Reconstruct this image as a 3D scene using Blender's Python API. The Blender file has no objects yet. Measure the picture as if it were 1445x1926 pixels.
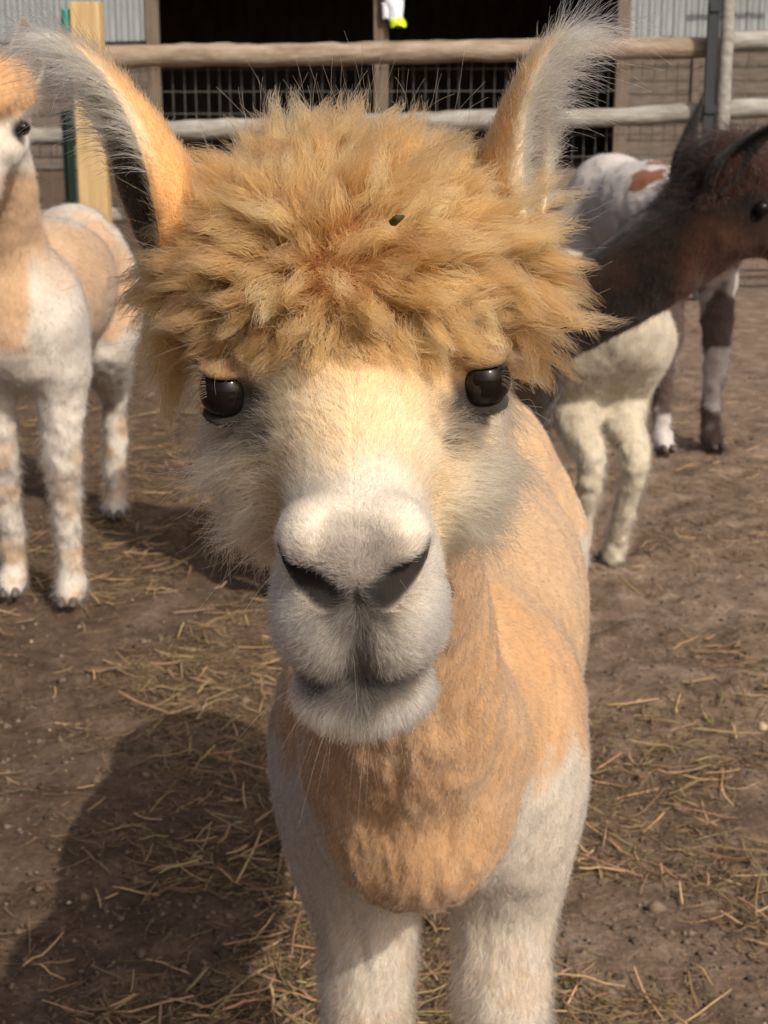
import bpy, math, random
import numpy as np
from mathutils import Vector, Matrix

random.seed(7)
RNG = np.random.default_rng(11)
SC = bpy.context.scene
COL = SC.collection

# ------------------------------------------------------------------ camera, world, sun, exposure
CAM_H, PITCH = 1.32, math.radians(15.0)
cam_d = bpy.data.cameras.new('camera')
cam = bpy.data.objects.new('camera', cam_d); COL.objects.link(cam)
cam.location = (0, 0, CAM_H); cam.rotation_euler = (math.pi/2 - PITCH, 0, 0)
cam_d.sensor_fit = 'HORIZONTAL'; cam_d.sensor_width = 36.0; cam_d.lens = 74.7
cam_d.clip_start = 0.02; cam_d.clip_end = 2000
cam_d.dof.use_dof = True; cam_d.dof.focus_distance = 0.83; cam_d.dof.aperture_fstop = 36.0
SC.camera = cam

SUN_DIR = Vector((0.42, -0.62, 0.66)).normalized()      # towards the sun
SUN_EL = math.asin(SUN_DIR.z); SUN_AZ = math.atan2(SUN_DIR.x, SUN_DIR.y)
world = bpy.data.worlds.new('World'); SC.world = world; world.use_nodes = True
wn = world.node_tree.nodes; wl = world.node_tree.links
sky = wn.new('ShaderNodeTexSky'); sky.sky_type = 'NISHITA'; sky.sun_disc = False
sky.sun_elevation = SUN_EL; sky.sun_rotation = SUN_AZ; sky.air_density = 0.4; sky.dust_density = 9.0; sky.ozone_density = 0.4
bg = wn['Background']; bg.inputs['Strength'].default_value = 0.10
wl.new(sky.outputs[0], bg.inputs[0])
sun_d = bpy.data.lights.new('sun', 'SUN'); sun_d.energy = 3.6; sun_d.angle = math.radians(0.6); sun_d.color = (1.0, 0.90, 0.76)
sun = bpy.data.objects.new('sun', sun_d); COL.objects.link(sun)
sun.rotation_euler = SUN_DIR.to_track_quat('Z', 'Y').to_euler(); sun.location = (4, -3, 9)
SC.view_settings.view_transform = 'Standard'; SC.view_settings.look = 'None'
SC.view_settings.exposure = 0.2; SC.view_settings.gamma = 1.0; SC.view_settings.use_curve_mapping = False
SC.render.engine = 'CYCLES'
SC.cycles.use_denoising = True
SC.cycles.max_bounces = 7; SC.cycles.transmission_bounces = 5; SC.cycles.diffuse_bounces = 4; SC.cycles.glossy_bounces = 4
SC.cycles.caustics_reflective = False; SC.cycles.caustics_refractive = False

# ------------------------------------------------------------------ small helpers
def nrm(a):
    a = np.asarray(a, float)
    return a/np.maximum(np.linalg.norm(a, axis=-1, keepdims=True), 1e-9)
def sstep(a, b, x):
    t = np.clip((x-a)/(b-a), 0, 1); return t*t*(3-2*t)
def lerp(a, b, t):
    return a + (b-a)*t
def mixc(c, col, w):
    return c + (np.asarray(col, float)[None, :]-c)*np.asarray(w)[:, None]
def hash3(i, j, k, seed):
    n = (i*374761393 + j*668265263 + k*2147483647*13 + seed*1274126177) & 0xFFFFFFFF
    n = ((n ^ (n >> 13))*1274126177) & 0xFFFFFFFF
    n = (n ^ (n >> 16)) & 0xFFFFFF
    return n/float(0xFFFFFF)
def vnoise(p, scale, seed=0):
    q = np.asarray(p, float)*scale + 1000.0
    i = np.floor(q).astype(np.int64); f = q-i; f = f*f*(3-2*f)
    r = 0
    for a in (0, 1):
        for b in (0, 1):
            for c in (0, 1):
                w = (f[:, 0] if a else 1-f[:, 0])*(f[:, 1] if b else 1-f[:, 1])*(f[:, 2] if c else 1-f[:, 2])
                r = r + w*hash3(i[:, 0]+a, i[:, 1]+b, i[:, 2]+c, seed)
    return r*2-1
def fbm(p, scale, seed=0, oct=3):
    return sum(vnoise(p, scale*2**o, seed+o)*0.5**o for o in range(oct))

def new_mesh(name, v, f, mat, parent=None, col=None, smooth=True):
    me = bpy.data.meshes.new(name)
    v = np.asarray(v, np.float32); f = np.asarray(f, np.int32)
    me.vertices.add(len(v)); me.vertices.foreach_set('co', v.ravel())
    k = f.shape[1]
    me.loops.add(f.size); me.loops.foreach_set('vertex_index', f.ravel())
    me.polygons.add(len(f)); me.polygons.foreach_set('loop_start', np.arange(0, f.size, k, dtype=np.int32))
    me.update(calc_edges=True); me.validate()
    if smooth: me.polygons.foreach_set('use_smooth', np.ones(len(me.polygons), bool))
    if col is not None:
        a = me.attributes.new('col', 'FLOAT_COLOR', 'POINT')
        c = np.ones((len(v), 4), np.float32); c[:, :3] = col; a.data.foreach_set('color', c.ravel())
    me.materials.append(mat)
    o = bpy.data.objects.new(name, me); COL.objects.link(o)
    if parent is not None: o.parent = parent
    return o
def empty(name, loc, rz=0.0):
    o = bpy.data.objects.new(name, None); COL.objects.link(o); o.location = loc; o.rotation_euler = (0, 0, rz)
    o.empty_display_size = 0.1
    return o
def tag(o, label=None, cat=None, group=None, kind=None):
    if label: o['label'] = label
    if cat: o['category'] = cat
    if group: o['group'] = group
    if kind: o['kind'] = kind
    return o

def hair_object(name, P, R, C, mat, parent=None):
    """P (n,k,3) points, R (n,k) radii, C (n,k,3) colours -> one Curves object"""
    n, k, _ = P.shape
    cd = bpy.data.hair_curves.new(name)
    cd.add_curves([k]*n)
    cd.attributes['position'].data.foreach_set('vector', np.ascontiguousarray(P, np.float32).ravel())
    ra = cd.attributes.get('radius') or cd.attributes.new('radius', 'FLOAT', 'POINT')
    ra.data.foreach_set('value', np.ascontiguousarray(R, np.float32).ravel())
    ca = cd.attributes.new('col', 'FLOAT_COLOR', 'POINT')
    c4 = np.ones((n, k, 4), np.float32); c4[..., :3] = C
    ca.data.foreach_set('color', c4.ravel())
    cd.materials.append(mat)
    o = bpy.data.objects.new(name, cd); COL.objects.link(o)
    if parent is not None: o.parent = parent
    return o

# ------------------------------------------------------------------ materials
def mat_new(name):
    m = bpy.data.materials.new(name); m.use_nodes = True
    nt = m.node_tree; b = nt.nodes['Principled BSDF']
    return m, nt, b
def nd(nt, t, **kw):
    n = nt.nodes.new(t)
    for a, v in kw.items(): setattr(n, a, v)
    return n
def ramp(nt, fac, stops):
    r = nd(nt, 'ShaderNodeValToRGB'); e = r.color_ramp.elements
    while len(e) < len(stops): e.new(0.5)
    for q, (p, c) in zip(e, stops): q.position = p; q.color = (*c, 1)
    nt.links.new(fac, r.inputs[0]); return r.outputs[0]
def noise(nt, vec, scale, detail=4, rough=0.6):
    n = nd(nt, 'ShaderNodeTexNoise'); n.inputs['Scale'].default_value = scale
    n.inputs['Detail'].default_value = detail; n.inputs['Roughness'].default_value = rough
    if vec is not None: nt.links.new(vec, n.inputs['Vector'])
    return n.outputs['Fac']
def mapping(nt, scale=(1, 1, 1), coord='Object'):
    tc = nd(nt, 'ShaderNodeTexCoord'); mp = nd(nt, 'ShaderNodeMapping'); mp.inputs['Scale'].default_value = scale
    nt.links.new(tc.outputs[coord], mp.inputs[0]); return mp.outputs[0]
def bump(nt, b, h, strength, dist):
    bm = nd(nt, 'ShaderNodeBump'); bm.inputs['Strength'].default_value = strength; bm.inputs['Distance'].default_value = dist
    nt.links.new(h, bm.inputs['Height']); nt.links.new(bm.outputs[0], b.inputs['Normal'])

def mat_noise(name, c1, c2, scale=8, stretch=(1, 1, 1), rough=0.8, bump_s=0.4, bump_d=0.004, detail=5, c3=None):
    m, nt, b = mat_new(name)
    v = mapping(nt, stretch); f = noise(nt, v, scale, detail)
    st = [(0.3, c1), (0.7, c2)] if c3 is None else [(0.25, c1), (0.5, c2), (0.75, c3)]
    nt.links.new(ramp(nt, f, st), b.inputs['Base Color'])
    b.inputs['Roughness'].default_value = rough; b.inputs['Specular IOR Level'].default_value = 0.25
    bump(nt, b, noise(nt, v, scale*2.2, 6), bump_s, bump_d)
    return m
def mat_coat(name, bscale=160, bstr=0.5, bdist=0.003):
    m, nt, b = mat_new(name)
    a = nd(nt, 'ShaderNodeAttribute', attribute_name='col')
    v = mapping(nt, (1, 1, 0.45))
    f = noise(nt, v, bscale, 5, 0.65)
    mx = nd(nt, 'ShaderNodeMix', data_type='RGBA', blend_type='MULTIPLY'); mx.inputs[0].default_value = 0.55
    nt.links.new(a.outputs['Color'], mx.inputs[6])
    nt.links.new(ramp(nt, f, [(0.25, (0.62, 0.58, 0.54)), (0.62, (1, 1, 1))]), mx.inputs[7])
    nt.links.new(mx.outputs[2], b.inputs['Base Color'])
    b.inputs['Roughness'].default_value = 0.9; b.inputs['Specular IOR Level'].default_value = 0.1
    b.inputs['Sheen Weight'].default_value = 0.15; b.inputs['Sheen Roughness'].default_value = 0.5
    bump(nt, b, f, bstr, bdist)
    return m
def mat_hair(name, rough=0.55, ior=1.45):
    m = bpy.data.materials.new(name); m.use_nodes = True; nt = m.node_tree
    nt.nodes.remove(nt.nodes['Principled BSDF'])
    a = nd(nt, 'ShaderNodeAttribute', attribute_name='col')
    h = nd(nt, 'ShaderNodeBsdfHairPrincipled'); h.parametrization = 'COLOR'
    h.inputs['Roughness'].default_value = rough; h.inputs['Radial Roughness'].default_value = 0.6
    h.inputs['Random Roughness'].default_value = 0.2
    h.inputs['IOR'].default_value = ior
    nt.links.new(a.outputs['Color'], h.inputs['Color'])
    nt.links.new(h.outputs[0], nt.nodes['Material Output'].inputs[0])
    return m
def mat_plain(name, c, rough=0.6, spec=0.4, metal=0.0):
    m, nt, b = mat_new(name); b.inputs['Base Color'].default_value = (*c, 1)
    b.inputs['Roughness'].default_value = rough; b.inputs['Specular IOR Level'].default_value = spec; b.inputs['Metallic'].default_value = metal
    v = mapping(nt); bump(nt, b, noise(nt, v, 60, 4), 0.15, 0.002)
    return m

M = {}
M['coat'] = mat_coat('coat')
M['hair'] = mat_hair('hair'); M['dark_hair'] = mat_hair('dark_hair', .8, 1.25)
def mk_eye():
    m, nt, b = mat_new('eye')
    b.inputs['Base Color'].default_value = (0.006, 0.004, 0.003, 1); b.inputs['Roughness'].default_value = 0.03
    b.inputs['Specular IOR Level'].default_value = 0.28
    return m
M['eye'] = mk_eye()
M['horn'] = mat_noise('hoof_horn', (0.05, 0.045, 0.04), (0.12, 0.10, 0.085), 40, (1, 1, 0.3), 0.6)
M['skin'] = mat_noise('dark_skin', (0.02, 0.016, 0.014), (0.045, 0.036, 0.03), 120, (1, 1, 1), 0.5, 0.3, 0.001)

# ------------------------------------------------------------------ signed distance field -> one continuous mesh
class Field:
    def __init__(s, X, Y, Z):
        s.ax = [np.asarray(a, np.float32) for a in (X, Y, Z)]
        s.F = np.full([len(a) for a in s.ax], 1.0, np.float32)
    def _sl(s, lo, hi):
        sl = [];
        for a, l, h in zip(s.ax, lo, hi):
            i0 = max(0, np.searchsorted(a, l)-1); i1 = min(len(a), np.searchsorted(a, h)+1)
            sl.append(slice(i0, max(i1, i0+1)))
        sl = tuple(sl)
        g = [s.ax[0][sl[0]][:, None, None], s.ax[1][sl[1]][None, :, None], s.ax[2][sl[2]][None, None, :]]
        return sl, g
    def _apply(s, sl, d, k, op):
        a = s.F[sl]
        if op == 'sub':
            d = -d; h = np.clip(0.5-0.5*(a-d)/k*-1, 0, 1) if False else np.clip(0.5+0.5*(d-a)/k, 0, 1)
            s.F[sl] = a*(1-h)+d*h + k*h*(1-h)
        else:
            h = np.clip(0.5+0.5*(a-d)/k, 0, 1)
            s.F[sl] = a*(1-h)+d*h - k*h*(1-h)
    def cone(s, a, b, r1, r2, k=0.03, op='add'):
        a = np.asarray(a, float); b = np.asarray(b, float); R = max(r1, r2)+2*k+0.03
        sl, g = s._sl(np.minimum(a, b)-R, np.maximum(a, b)+R)
        ba = b-a; L = max(float(ba@ba), 1e-9)
        t = np.clip((((g[0]-a[0])*ba[0]+(g[1]-a[1])*ba[1]+(g[2]-a[2])*ba[2])/L).astype(np.float32), 0, 1)
        d = np.sqrt((g[0]-a[0]-t*ba[0])**2+(g[1]-a[1]-t*ba[1])**2+(g[2]-a[2]-t*ba[2])**2)-(r1+(r2-r1)*t)
        s._apply(sl, d.astype(np.float32), k, op)
    def ell(s, c, r, R=None, k=0.03, op='add'):
        c = np.asarray(c, float); r = np.asarray(r, float); m = max(r)+2*k+0.03
        sl, g = s._sl(c-m, c+m)
        p = [g[i]-c[i] for i in range(3)]
        if R is not None:       # columns of R: the ellipsoid's axes
            p = [p[0]*R[0][i]+p[1]*R[1][i]+p[2]*R[2][i] for i in range(3)]
        k0 = np.sqrt((p[0]/r[0])**2+(p[1]/r[1])**2+(p[2]/r[2])**2)
        k1 = np.sqrt((p[0]/r[0]**2)**2+(p[1]/r[1]**2)**2+(p[2]/r[2]**2)**2)
        s._apply(sl, (k0*(k0-1)/np.maximum(k1, 1e-6)).astype(np.float32), k, op)
    def chain(s, pts, k=0.03, sub=5):
        """one smooth tapering tube through the given points"""
        P = np.array([p for p, r in pts], float); r = np.array([r for p, r in pts], float)
        A = np.concatenate([P, r[:, None]], 1); A = np.concatenate([[2*A[0]-A[1]], A, [2*A[-1]-A[-2]]])
        out = []
        for i in range(1, len(A)-2):
            for t in np.arange(sub)/sub:
                out.append(.5*(2*A[i]+(A[i+1]-A[i-1])*t+(2*A[i-1]-5*A[i]+4*A[i+1]-A[i+2])*t*t+(3*A[i]-A[i-1]-3*A[i+1]+A[i+2])*t**3))
        out.append(A[-2]); out = np.array(out)
        m = out[:, 3].max()+2*k+.03
        sl, g = s._sl(out[:, :3].min(0)-m, out[:, :3].max(0)+m)
        D = np.full([q.stop-q.start for q in sl], 1.0, np.float32)
        for a, b in zip(out[:-1], out[1:]):
            ba = b[:3]-a[:3]; L = max(float(ba@ba), 1e-9); mm = max(a[3], b[3])+2*k+.03
            s2, g2 = s._sl(np.minimum(a[:3], b[:3])-mm, np.maximum(a[:3], b[:3])+mm)
            loc = tuple(slice(max(q.start-w.start, 0), q.stop-w.start) for q, w in zip(s2, sl))
            t = np.clip((((g2[0]-a[0])*ba[0]+(g2[1]-a[1])*ba[1]+(g2[2]-a[2])*ba[2])/L).astype(np.float32), 0, 1)
            d = np.sqrt((g2[0]-a[0]-t*ba[0])**2+(g2[1]-a[1]-t*ba[1])**2+(g2[2]-a[2]-t*ba[2])**2)-(a[3]+(b[3]-a[3])*t)
            D[loc] = np.minimum(D[loc], d.astype(np.float32)[tuple(slice(0, n) for n in D[loc].shape)])
        s._apply(sl, D, k, 'add')
    def mesh(s, smooth_iter=1):
        F = s.F; S = F < 0
        nx, ny, nz = F.shape
        A = np.zeros((nx-1, ny-1, nz-1), np.uint8)
        cs = [(i, j, k) for i in (0, 1) for j in (0, 1) for k in (0, 1)]
        for i, j, k in cs: A += S[i:nx-1+i, j:ny-1+j, k:nz-1+k]
        act = (A > 0) & (A < 8); I, J, K = np.nonzero(act)
        idx = np.full(act.shape, -1, np.int32); idx[I, J, K] = np.arange(len(I))
        val = {c: F[I+c[0], J+c[1], K+c[2]] for c in cs}
        acc = np.zeros((len(I), 3)); cnt = np.zeros(len(I))
        for c in cs:
            for ax in range(3):
                if c[ax] == 1: continue
                d = list(c); d[ax] = 1; d = tuple(d)
                f0, f1 = val[c], val[d]; x = (f0 < 0) != (f1 < 0)
                t = np.where(x, f0/np.where(x, f0-f1, 1), 0)
                p = np.tile(np.array(c, float), (len(I), 1)); p[:, ax] = t
                acc[x] += p[x]; cnt[x] += 1
        p = acc/cnt[:, None]
        V = np.stack([s.ax[a][q]+(s.ax[a][q+1]-s.ax[a][q])*p[:, a] for a, q in enumerate((I, J, K))], 1)
        quads = []
        for ax in range(3):
            o = [a for a in range(3) if a != ax]
            n = [slice(None)]*3
            lo = [slice(None)]*3; hi = [slice(None)]*3
            lo[ax] = slice(0, -1); hi[ax] = slice(1, None)
            X = S[tuple(lo)] != S[tuple(hi)]
            q = np.stack(np.nonzero(X), 1)
            ok = (q[:, o[0]] > 0) & (q[:, o[1]] > 0) & (q[:, o[0]] < F.shape[o[0]]-1) & (q[:, o[1]] < F.shape[o[1]]-1)
            q = q[ok]
            def cell(da, db):
                w = q.copy(); w[:, o[0]] -= da; w[:, o[1]] -= db
                return idx[w[:, 0], w[:, 1], w[:, 2]]
            Q = np.stack([cell(0, 0), cell(1, 0), cell(1, 1), cell(0, 1)], 1)
            inside = S[q[:, 0], q[:, 1], q[:, 2]]
            flip = inside if ax != 1 else ~inside
            Q[~flip] = Q[~flip][:, ::-1]
            quads.append(Q)
        Q = np.concatenate(quads)
        Q = Q[(Q >= 0).all(1)]
        for _ in range(smooth_iter):
            acc = np.zeros_like(V); c = np.zeros(len(V))
            for a, b in ((0, 1), (1, 2), (2, 3), (3, 0)):
                np.add.at(acc, Q[:, a], V[Q[:, b]]); np.add.at(acc, Q[:, b], V[Q[:, a]])
                np.add.at(c, Q[:, a], 1); np.add.at(c, Q[:, b], 1)
            V = V*0.5 + 0.5*acc/np.maximum(c, 1)[:, None]
        return V, Q

def vert_normals(V, Q):
    n = np.cross(V[Q[:, 2]]-V[Q[:, 0]], V[Q[:, 3]]-V[Q[:, 1]])
    N = np.zeros_like(V)
    for a in range(4): np.add.at(N, Q[:, a], n)
    return nrm(N)
def scatter(V, Q, n, dens=None, rng=RNG):
    """n random points on a quad mesh: position, normal"""
    N = vert_normals(V, Q)
    a = 0.5*np.linalg.norm(np.cross(V[Q[:, 2]]-V[Q[:, 0]], V[Q[:, 3]]-V[Q[:, 1]]), axis=1)
    if dens is not None: a = a*dens(V[Q].mean(1), N[Q].mean(1))
    c = np.cumsum(a); f = np.searchsorted(c, rng.random(n)*c[-1])
    f = np.minimum(f, len(Q)-1)
    u, v = rng.random((n, 1)), rng.random((n, 1))
    q = Q[f]
    bl = lambda X: (X[q[:, 0]]*(1-u)+X[q[:, 1]]*u)*(1-v)+(X[q[:, 3]]*(1-u)+X[q[:, 2]]*u)*v
    return bl(V), nrm(bl(N))
def grow(roots, N, comb, length, lift, k, r0, r1, col, tipcol, curl=0.0, droop=0.0, jitter=0.25, rng=RNG):
    """short fur: start along lift*normal + comb, bend towards comb"""
    n = len(roots)
    comb = nrm(comb - (comb*N).sum(1, keepdims=True)*N + 1e-6)
    j = rng.normal(0, jitter, (n, 3))
    d0 = nrm(N*np.asarray(lift).reshape(-1, 1)+comb+j)
    d1 = nrm(N*np.asarray(lift).reshape(-1, 1)*0.35+comb+j*1.2+np.array([0, 0, -droop]))
    t = np.linspace(0, 1, k)[None, :, None]
    L = np.asarray(length).reshape(-1, 1, 1)
    P = roots[:, None, :] - N[:, None, :]*0.0006 + L*(d0[:, None, :]*t*(1-0.5*t)+d1[:, None, :]*0.5*t*t)
    if curl:
        ph = rng.random((n, 1, 1))*6.28; fr = 5+6*rng.random((n, 1, 1))
        s = nrm(np.cross(d0, rng.normal(0, 1, (n, 3))))
        P = P + s[:, None, :]*np.sin(ph+fr*t)*t*L*curl
    R = (r0+(r1-r0)*t[..., 0])*np.ones((n, 1))
    C = col[:, None, :]+(tipcol-col)[:, None, :]*t**1.3
    return P, R, C
# ------------------------------------------------------------------ the setting: ground, straw, barn, fence
def box(name, lo, hi, mat, parent=None, bev=0.0, rot=None):
    lo, hi = np.array(lo, float), np.array(hi, float)
    import bmesh
    bm = bmesh.new(); bmesh.ops.create_cube(bm, size=1.0)
    bmesh.ops.scale(bm, vec=Vector(hi-lo), verts=bm.verts)
    if bev: bmesh.ops.bevel(bm, geom=bm.edges[:], offset=bev, segments=2, profile=.6, affect='EDGES')
    me = bpy.data.meshes.new(name); bm.to_mesh(me); bm.free(); me.materials.append(mat)
    o = bpy.data.objects.new(name, me); COL.objects.link(o); o.location = (lo+hi)/2
    if rot: o.rotation_euler = rot
    if parent is not None: o.parent = parent
    return o
def log(name, a, b, r1, r2, mat, parent=None, wob=.06, seed=0, n=26, m=14, bend=0.0, up=(0, 0, 1)):
    """a pole with an uneven barrel, capped"""
    a, b = np.array(a, float), np.array(b, float); T = nrm(b-a); S = nrm(np.cross(T, np.array(up if abs(T[2]) < .9 else (1., 0, 0)))); U = np.cross(S, T)
    t = np.linspace(0, 1, n); th = np.linspace(0, 2*np.pi, m, endpoint=False)
    r = (r1+(r2-r1)*t)[:, None]*np.ones((1, m))
    C = a+(b-a)*t[:, None]+U*(bend*np.sin(np.pi*t)+.25*r1*wob*6*(vnoise(np.stack([t*5, t*0+seed, t*0], 1), 1, seed)))[:, None]
    D = np.cos(th)[None, :, None]*S+np.sin(th)[None, :, None]*U
    p = C[:, None, :]+D*r[..., None]
    r = r*(1+wob*fbm(p.reshape(-1, 3)*np.array([1, 1, 1]), 9, seed, 3).reshape(n, m))
    V = (C[:, None, :]+D*r[..., None]).reshape(-1, 3)
    V = np.concatenate([V, [a, b]]); q = []
    for i in range(n-1):
        for j in range(m):
            q.append((i*m+j, i*m+(j+1) % m, (i+1)*m+(j+1) % m, (i+1)*m+j))
    for j in range(0, m, 2):
        q.append((n*m, (j+2) % m, (j+1) % m, j)); k = (n-1)*m; q.append((n*m+1, k+j, k+j+1, k+(j+2) % m))
    o0 = (a+b)/2
    o = new_mesh(name, V-o0, q, mat, parent); o.location = o0
    return o

# ---- ground: one sheet, fine near the animals, reaching the horizon
def mk_soil():
    m, nt, b = mat_new('trampled_soil')
    v = mapping(nt)
    big = noise(nt, v, 1.3, 4); mid = noise(nt, v, 9, 6, .65); fine = noise(nt, v, 70, 6, .7)
    c1 = ramp(nt, mid, [(.28, (.065, .045, .031)), (.5, (.135, .100, .074)), (.72, (.215, .168, .134))])
    c2 = ramp(nt, fine, [(.3, (.45, .42, .38)), (.55, (1, 1, 1)), (.78, (1.5, 1.38, 1.2))])
    mx = nd(nt, 'ShaderNodeMix', data_type='RGBA', blend_type='MULTIPLY'); mx.inputs[0].default_value = .85
    nt.links.new(c1, mx.inputs[6]); nt.links.new(c2, mx.inputs[7])
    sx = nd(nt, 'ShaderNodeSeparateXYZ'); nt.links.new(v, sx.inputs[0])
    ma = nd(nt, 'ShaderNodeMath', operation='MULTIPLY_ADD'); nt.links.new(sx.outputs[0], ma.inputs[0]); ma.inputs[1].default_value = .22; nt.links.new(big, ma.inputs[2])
    c3 = ramp(nt, ma.outputs[0], [(.36, (.74, .68, .62)), (.72, (1.45, 1.42, 1.42))])       # shade on the left and sunlight on the right, put into the soil colour
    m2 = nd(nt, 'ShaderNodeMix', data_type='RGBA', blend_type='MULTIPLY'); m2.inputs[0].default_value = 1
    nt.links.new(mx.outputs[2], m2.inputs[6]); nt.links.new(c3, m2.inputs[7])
    nt.links.new(m2.outputs[2], b.inputs['Base Color'])
    b.inputs['Roughness'].default_value = .92; b.inputs['Specular IOR Level'].default_value = .2
    bump(nt, b, fine, .9, .012)
    return m
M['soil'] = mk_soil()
def ground_z(x, y):
    p = np.stack([x, y, 0*x], 1)
    w = sstep(60, 20, np.abs(y))
    return (fbm(p, 3.5, 1, 3)*.014+fbm(p, 17, 8, 3)*.009)*w-.006
def mk_ground():
    ge = lambda a, b, n: np.sign(b)*np.geomspace(abs(a), abs(b), n)
    X = np.concatenate([-np.geomspace(600, 1.75, 26), np.arange(-1.7, 1.9, .016), np.geomspace(1.95, 600, 26)])
    Y = np.concatenate([-np.geomspace(300, .5, 16), np.arange(0, 1.7, .1), np.arange(1.7, 6.2, .016), np.geomspace(6.25, 900, 60)])
    gx, gy = np.meshgrid(X, Y, indexing='ij'); x, y = gx.ravel(), gy.ravel()
    V = np.stack([x, y, ground_z(x, y)], 1)
    i = np.arange(len(X)-1)[:, None]*len(Y)+np.arange(len(Y)-1)[None, :]; i = i.ravel()
    Q = np.stack([i, i+len(Y), i+len(Y)+1, i+1], 1)
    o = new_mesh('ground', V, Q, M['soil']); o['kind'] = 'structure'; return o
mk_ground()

def mat_attr(name, rough=.75, spec=.25):
    m, nt, b = mat_new(name); a = nd(nt, 'ShaderNodeAttribute', attribute_name='col')
    v = mapping(nt); f = noise(nt, v, 220, 3)
    mx = nd(nt, 'ShaderNodeMix', data_type='RGBA', blend_type='MULTIPLY'); mx.inputs[0].default_value = .6
    nt.links.new(a.outputs['Color'], mx.inputs[6]); nt.links.new(ramp(nt, f, [(.3, (.6, .56, .5)), (.6, (1, 1, 1))]), mx.inputs[7])
    nt.links.new(mx.outputs[2], b.inputs['Base Color']); b.inputs['Roughness'].default_value = rough; b.inputs['Specular IOR Level'].default_value = spec
    return m
M['straw'] = mat_attr('straw')
def stalks(name, n, xy, L, r, col, label, cat, curv=.5, lift=.006, k=6, seed=3):
    rng = np.random.default_rng(seed)
    x, y = xy(n, rng); n = len(x)
    L = L(n, rng); r = r(n, rng)
    a = rng.random(n)*6.283; bend = rng.normal(0, curv, n); tilt = rng.normal(0, .10, n)
    t = np.linspace(-.5, .5, k)[None, :]
    ang = a[:, None]+bend[:, None]*t*2
    dx = np.cumsum(np.cos(ang), 1)/k; dy = np.cumsum(np.sin(ang), 1)/k
    px = x[:, None]+(dx-dx.mean(1, keepdims=True))*L[:, None]; py = y[:, None]+(dy-dy.mean(1, keepdims=True))*L[:, None]
    z0 = ground_z(px.ravel(), py.ravel()).reshape(px.shape)
    pz = np.maximum(z0.mean(1, keepdims=True)+t*L[:, None]*tilt[:, None], z0)+r[:, None]*.7+np.abs(rng.normal(0, lift, n))[:, None]
    P = np.stack([px, py, pz], 2)
    T = nrm(np.gradient(P, axis=1)); S = nrm(np.cross(T, np.array([0, 0, 1.]))); U = np.cross(S, T)
    m = 4; th = np.arange(m)*2*np.pi/m+.5
    taper = np.interp(np.linspace(0, 1, k), [0, .08, .9, 1], [.75, 1, .85, .5])
    ring = (S[:, :, None, :]*np.cos(th)[None, None, :, None]+U[:, :, None, :]*(.6*np.sin(th))[None, None, :, None])*(r[:, None, None, None]*taper[None, :, None, None])
    V = (P[:, :, None, :]+ring).reshape(-1, 3)
    b0 = (np.arange(n)*k*m)[:, None, None]; i = np.arange(k-1)[None, :, None]*m; j = np.arange(m)[None, None, :]; j2 = (j+1) % m
    Q = np.stack([b0+i+j, b0+i+j2, b0+i+m+j2, b0+i+m+j], 3).reshape(-1, 4)
    c = np.repeat(col(n, rng), k*m, 0)
    o = new_mesh(name, V, Q, M['straw'], None, c)
    return tag(o, label, cat, None, 'stuff')
def xy_fan(n, rng, ymax=7.5, left=1.0):
    y = 1.85*(ymax/1.85)**(rng.random(n)**1.15); x = rng.uniform(-.27, .27, n)*(y*1.03+.35)
    p = np.stack([x, y, 0*x], 1)
    dens = np.clip(.58+1.5*fbm(p, 2.6, 40, 4), .04, 1)*np.where(x < .05, 1.0, .5)
    keep = rng.random(n) < dens
    return x[keep], y[keep]
tan = lambda lo, hi: (lambda n, rng: np.array([.29, .200, .115])[None, :]*rng.uniform(lo, hi, (n, 1))*(1+rng.normal(0, .07, (n, 3))))
stalks('hay_litter', 90000, xy_fan, lambda n, r: r.gamma(3, .011, n)+.008, lambda n, r: r.uniform(.0005, .0014, n), tan(.22, 1.0), 'fine trampled brown hay litter strewn over the pen floor', 'hay', .28, .006, 4, 3)
stalks('straw', 5200, xy_fan, lambda n, r: r.gamma(4, .020, n)+.02, lambda n, r: r.uniform(.0010, .0030, n), tan(.55, 1.75), 'paler straw stalks lying loose over the hay litter', 'straw', .13, .011, 6, 4)
stalks('chaff', 75000, xy_fan, lambda n, r: r.uniform(.004, .016, n), lambda n, r: r.uniform(.0004, .0010, n), tan(.3, 1.25), 'tiny broken chaff trodden into the pen floor', 'chaff', .2, .003, 3, 8)
def crumbs():
    rng = np.random.default_rng(9); n = 9000
    y = 1.85*(8/1.85)**(rng.random(n)); x = rng.uniform(-.27, .27, n)*(y*1.03+.35)
    V0 = np.array([(1, 0, 0), (-1, 0, 0), (0, 1, 0), (0, -1, 0), (0, 0, 1), (0, 0, -1)], float)
    F0 = np.array([(0, 2, 4), (2, 1, 4), (1, 3, 4), (3, 0, 4), (2, 0, 5), (1, 2, 5), (3, 1, 5), (0, 3, 5)])
    s = rng.gamma(2.0, .0019, (n, 1, 1))+.0015
    V = V0[None]*s*rng.uniform(.5, 1.3, (n, 6, 1))*np.array([1, 1, .7])+np.stack([x, y, ground_z(x, y)+.001], 1)[:, None, :]
    F = (F0[None]+(np.arange(n)*6)[:, None, None]).reshape(-1, 3)
    c = np.array([.13, .097, .072])*rng.uniform(.30, 1.3, (n, 1)); pale = rng.random(n) > .995; c[pale] = np.array([.42, .33, .22])
    o = new_mesh('soil_crumbs', V.reshape(-1, 3), F, M['straw'], None, np.repeat(c, 6, 0))
    tag(o, 'crumbs of dry soil and dung scattered on the pen floor', 'soil', None, 'stuff')
crumbs()

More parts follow.
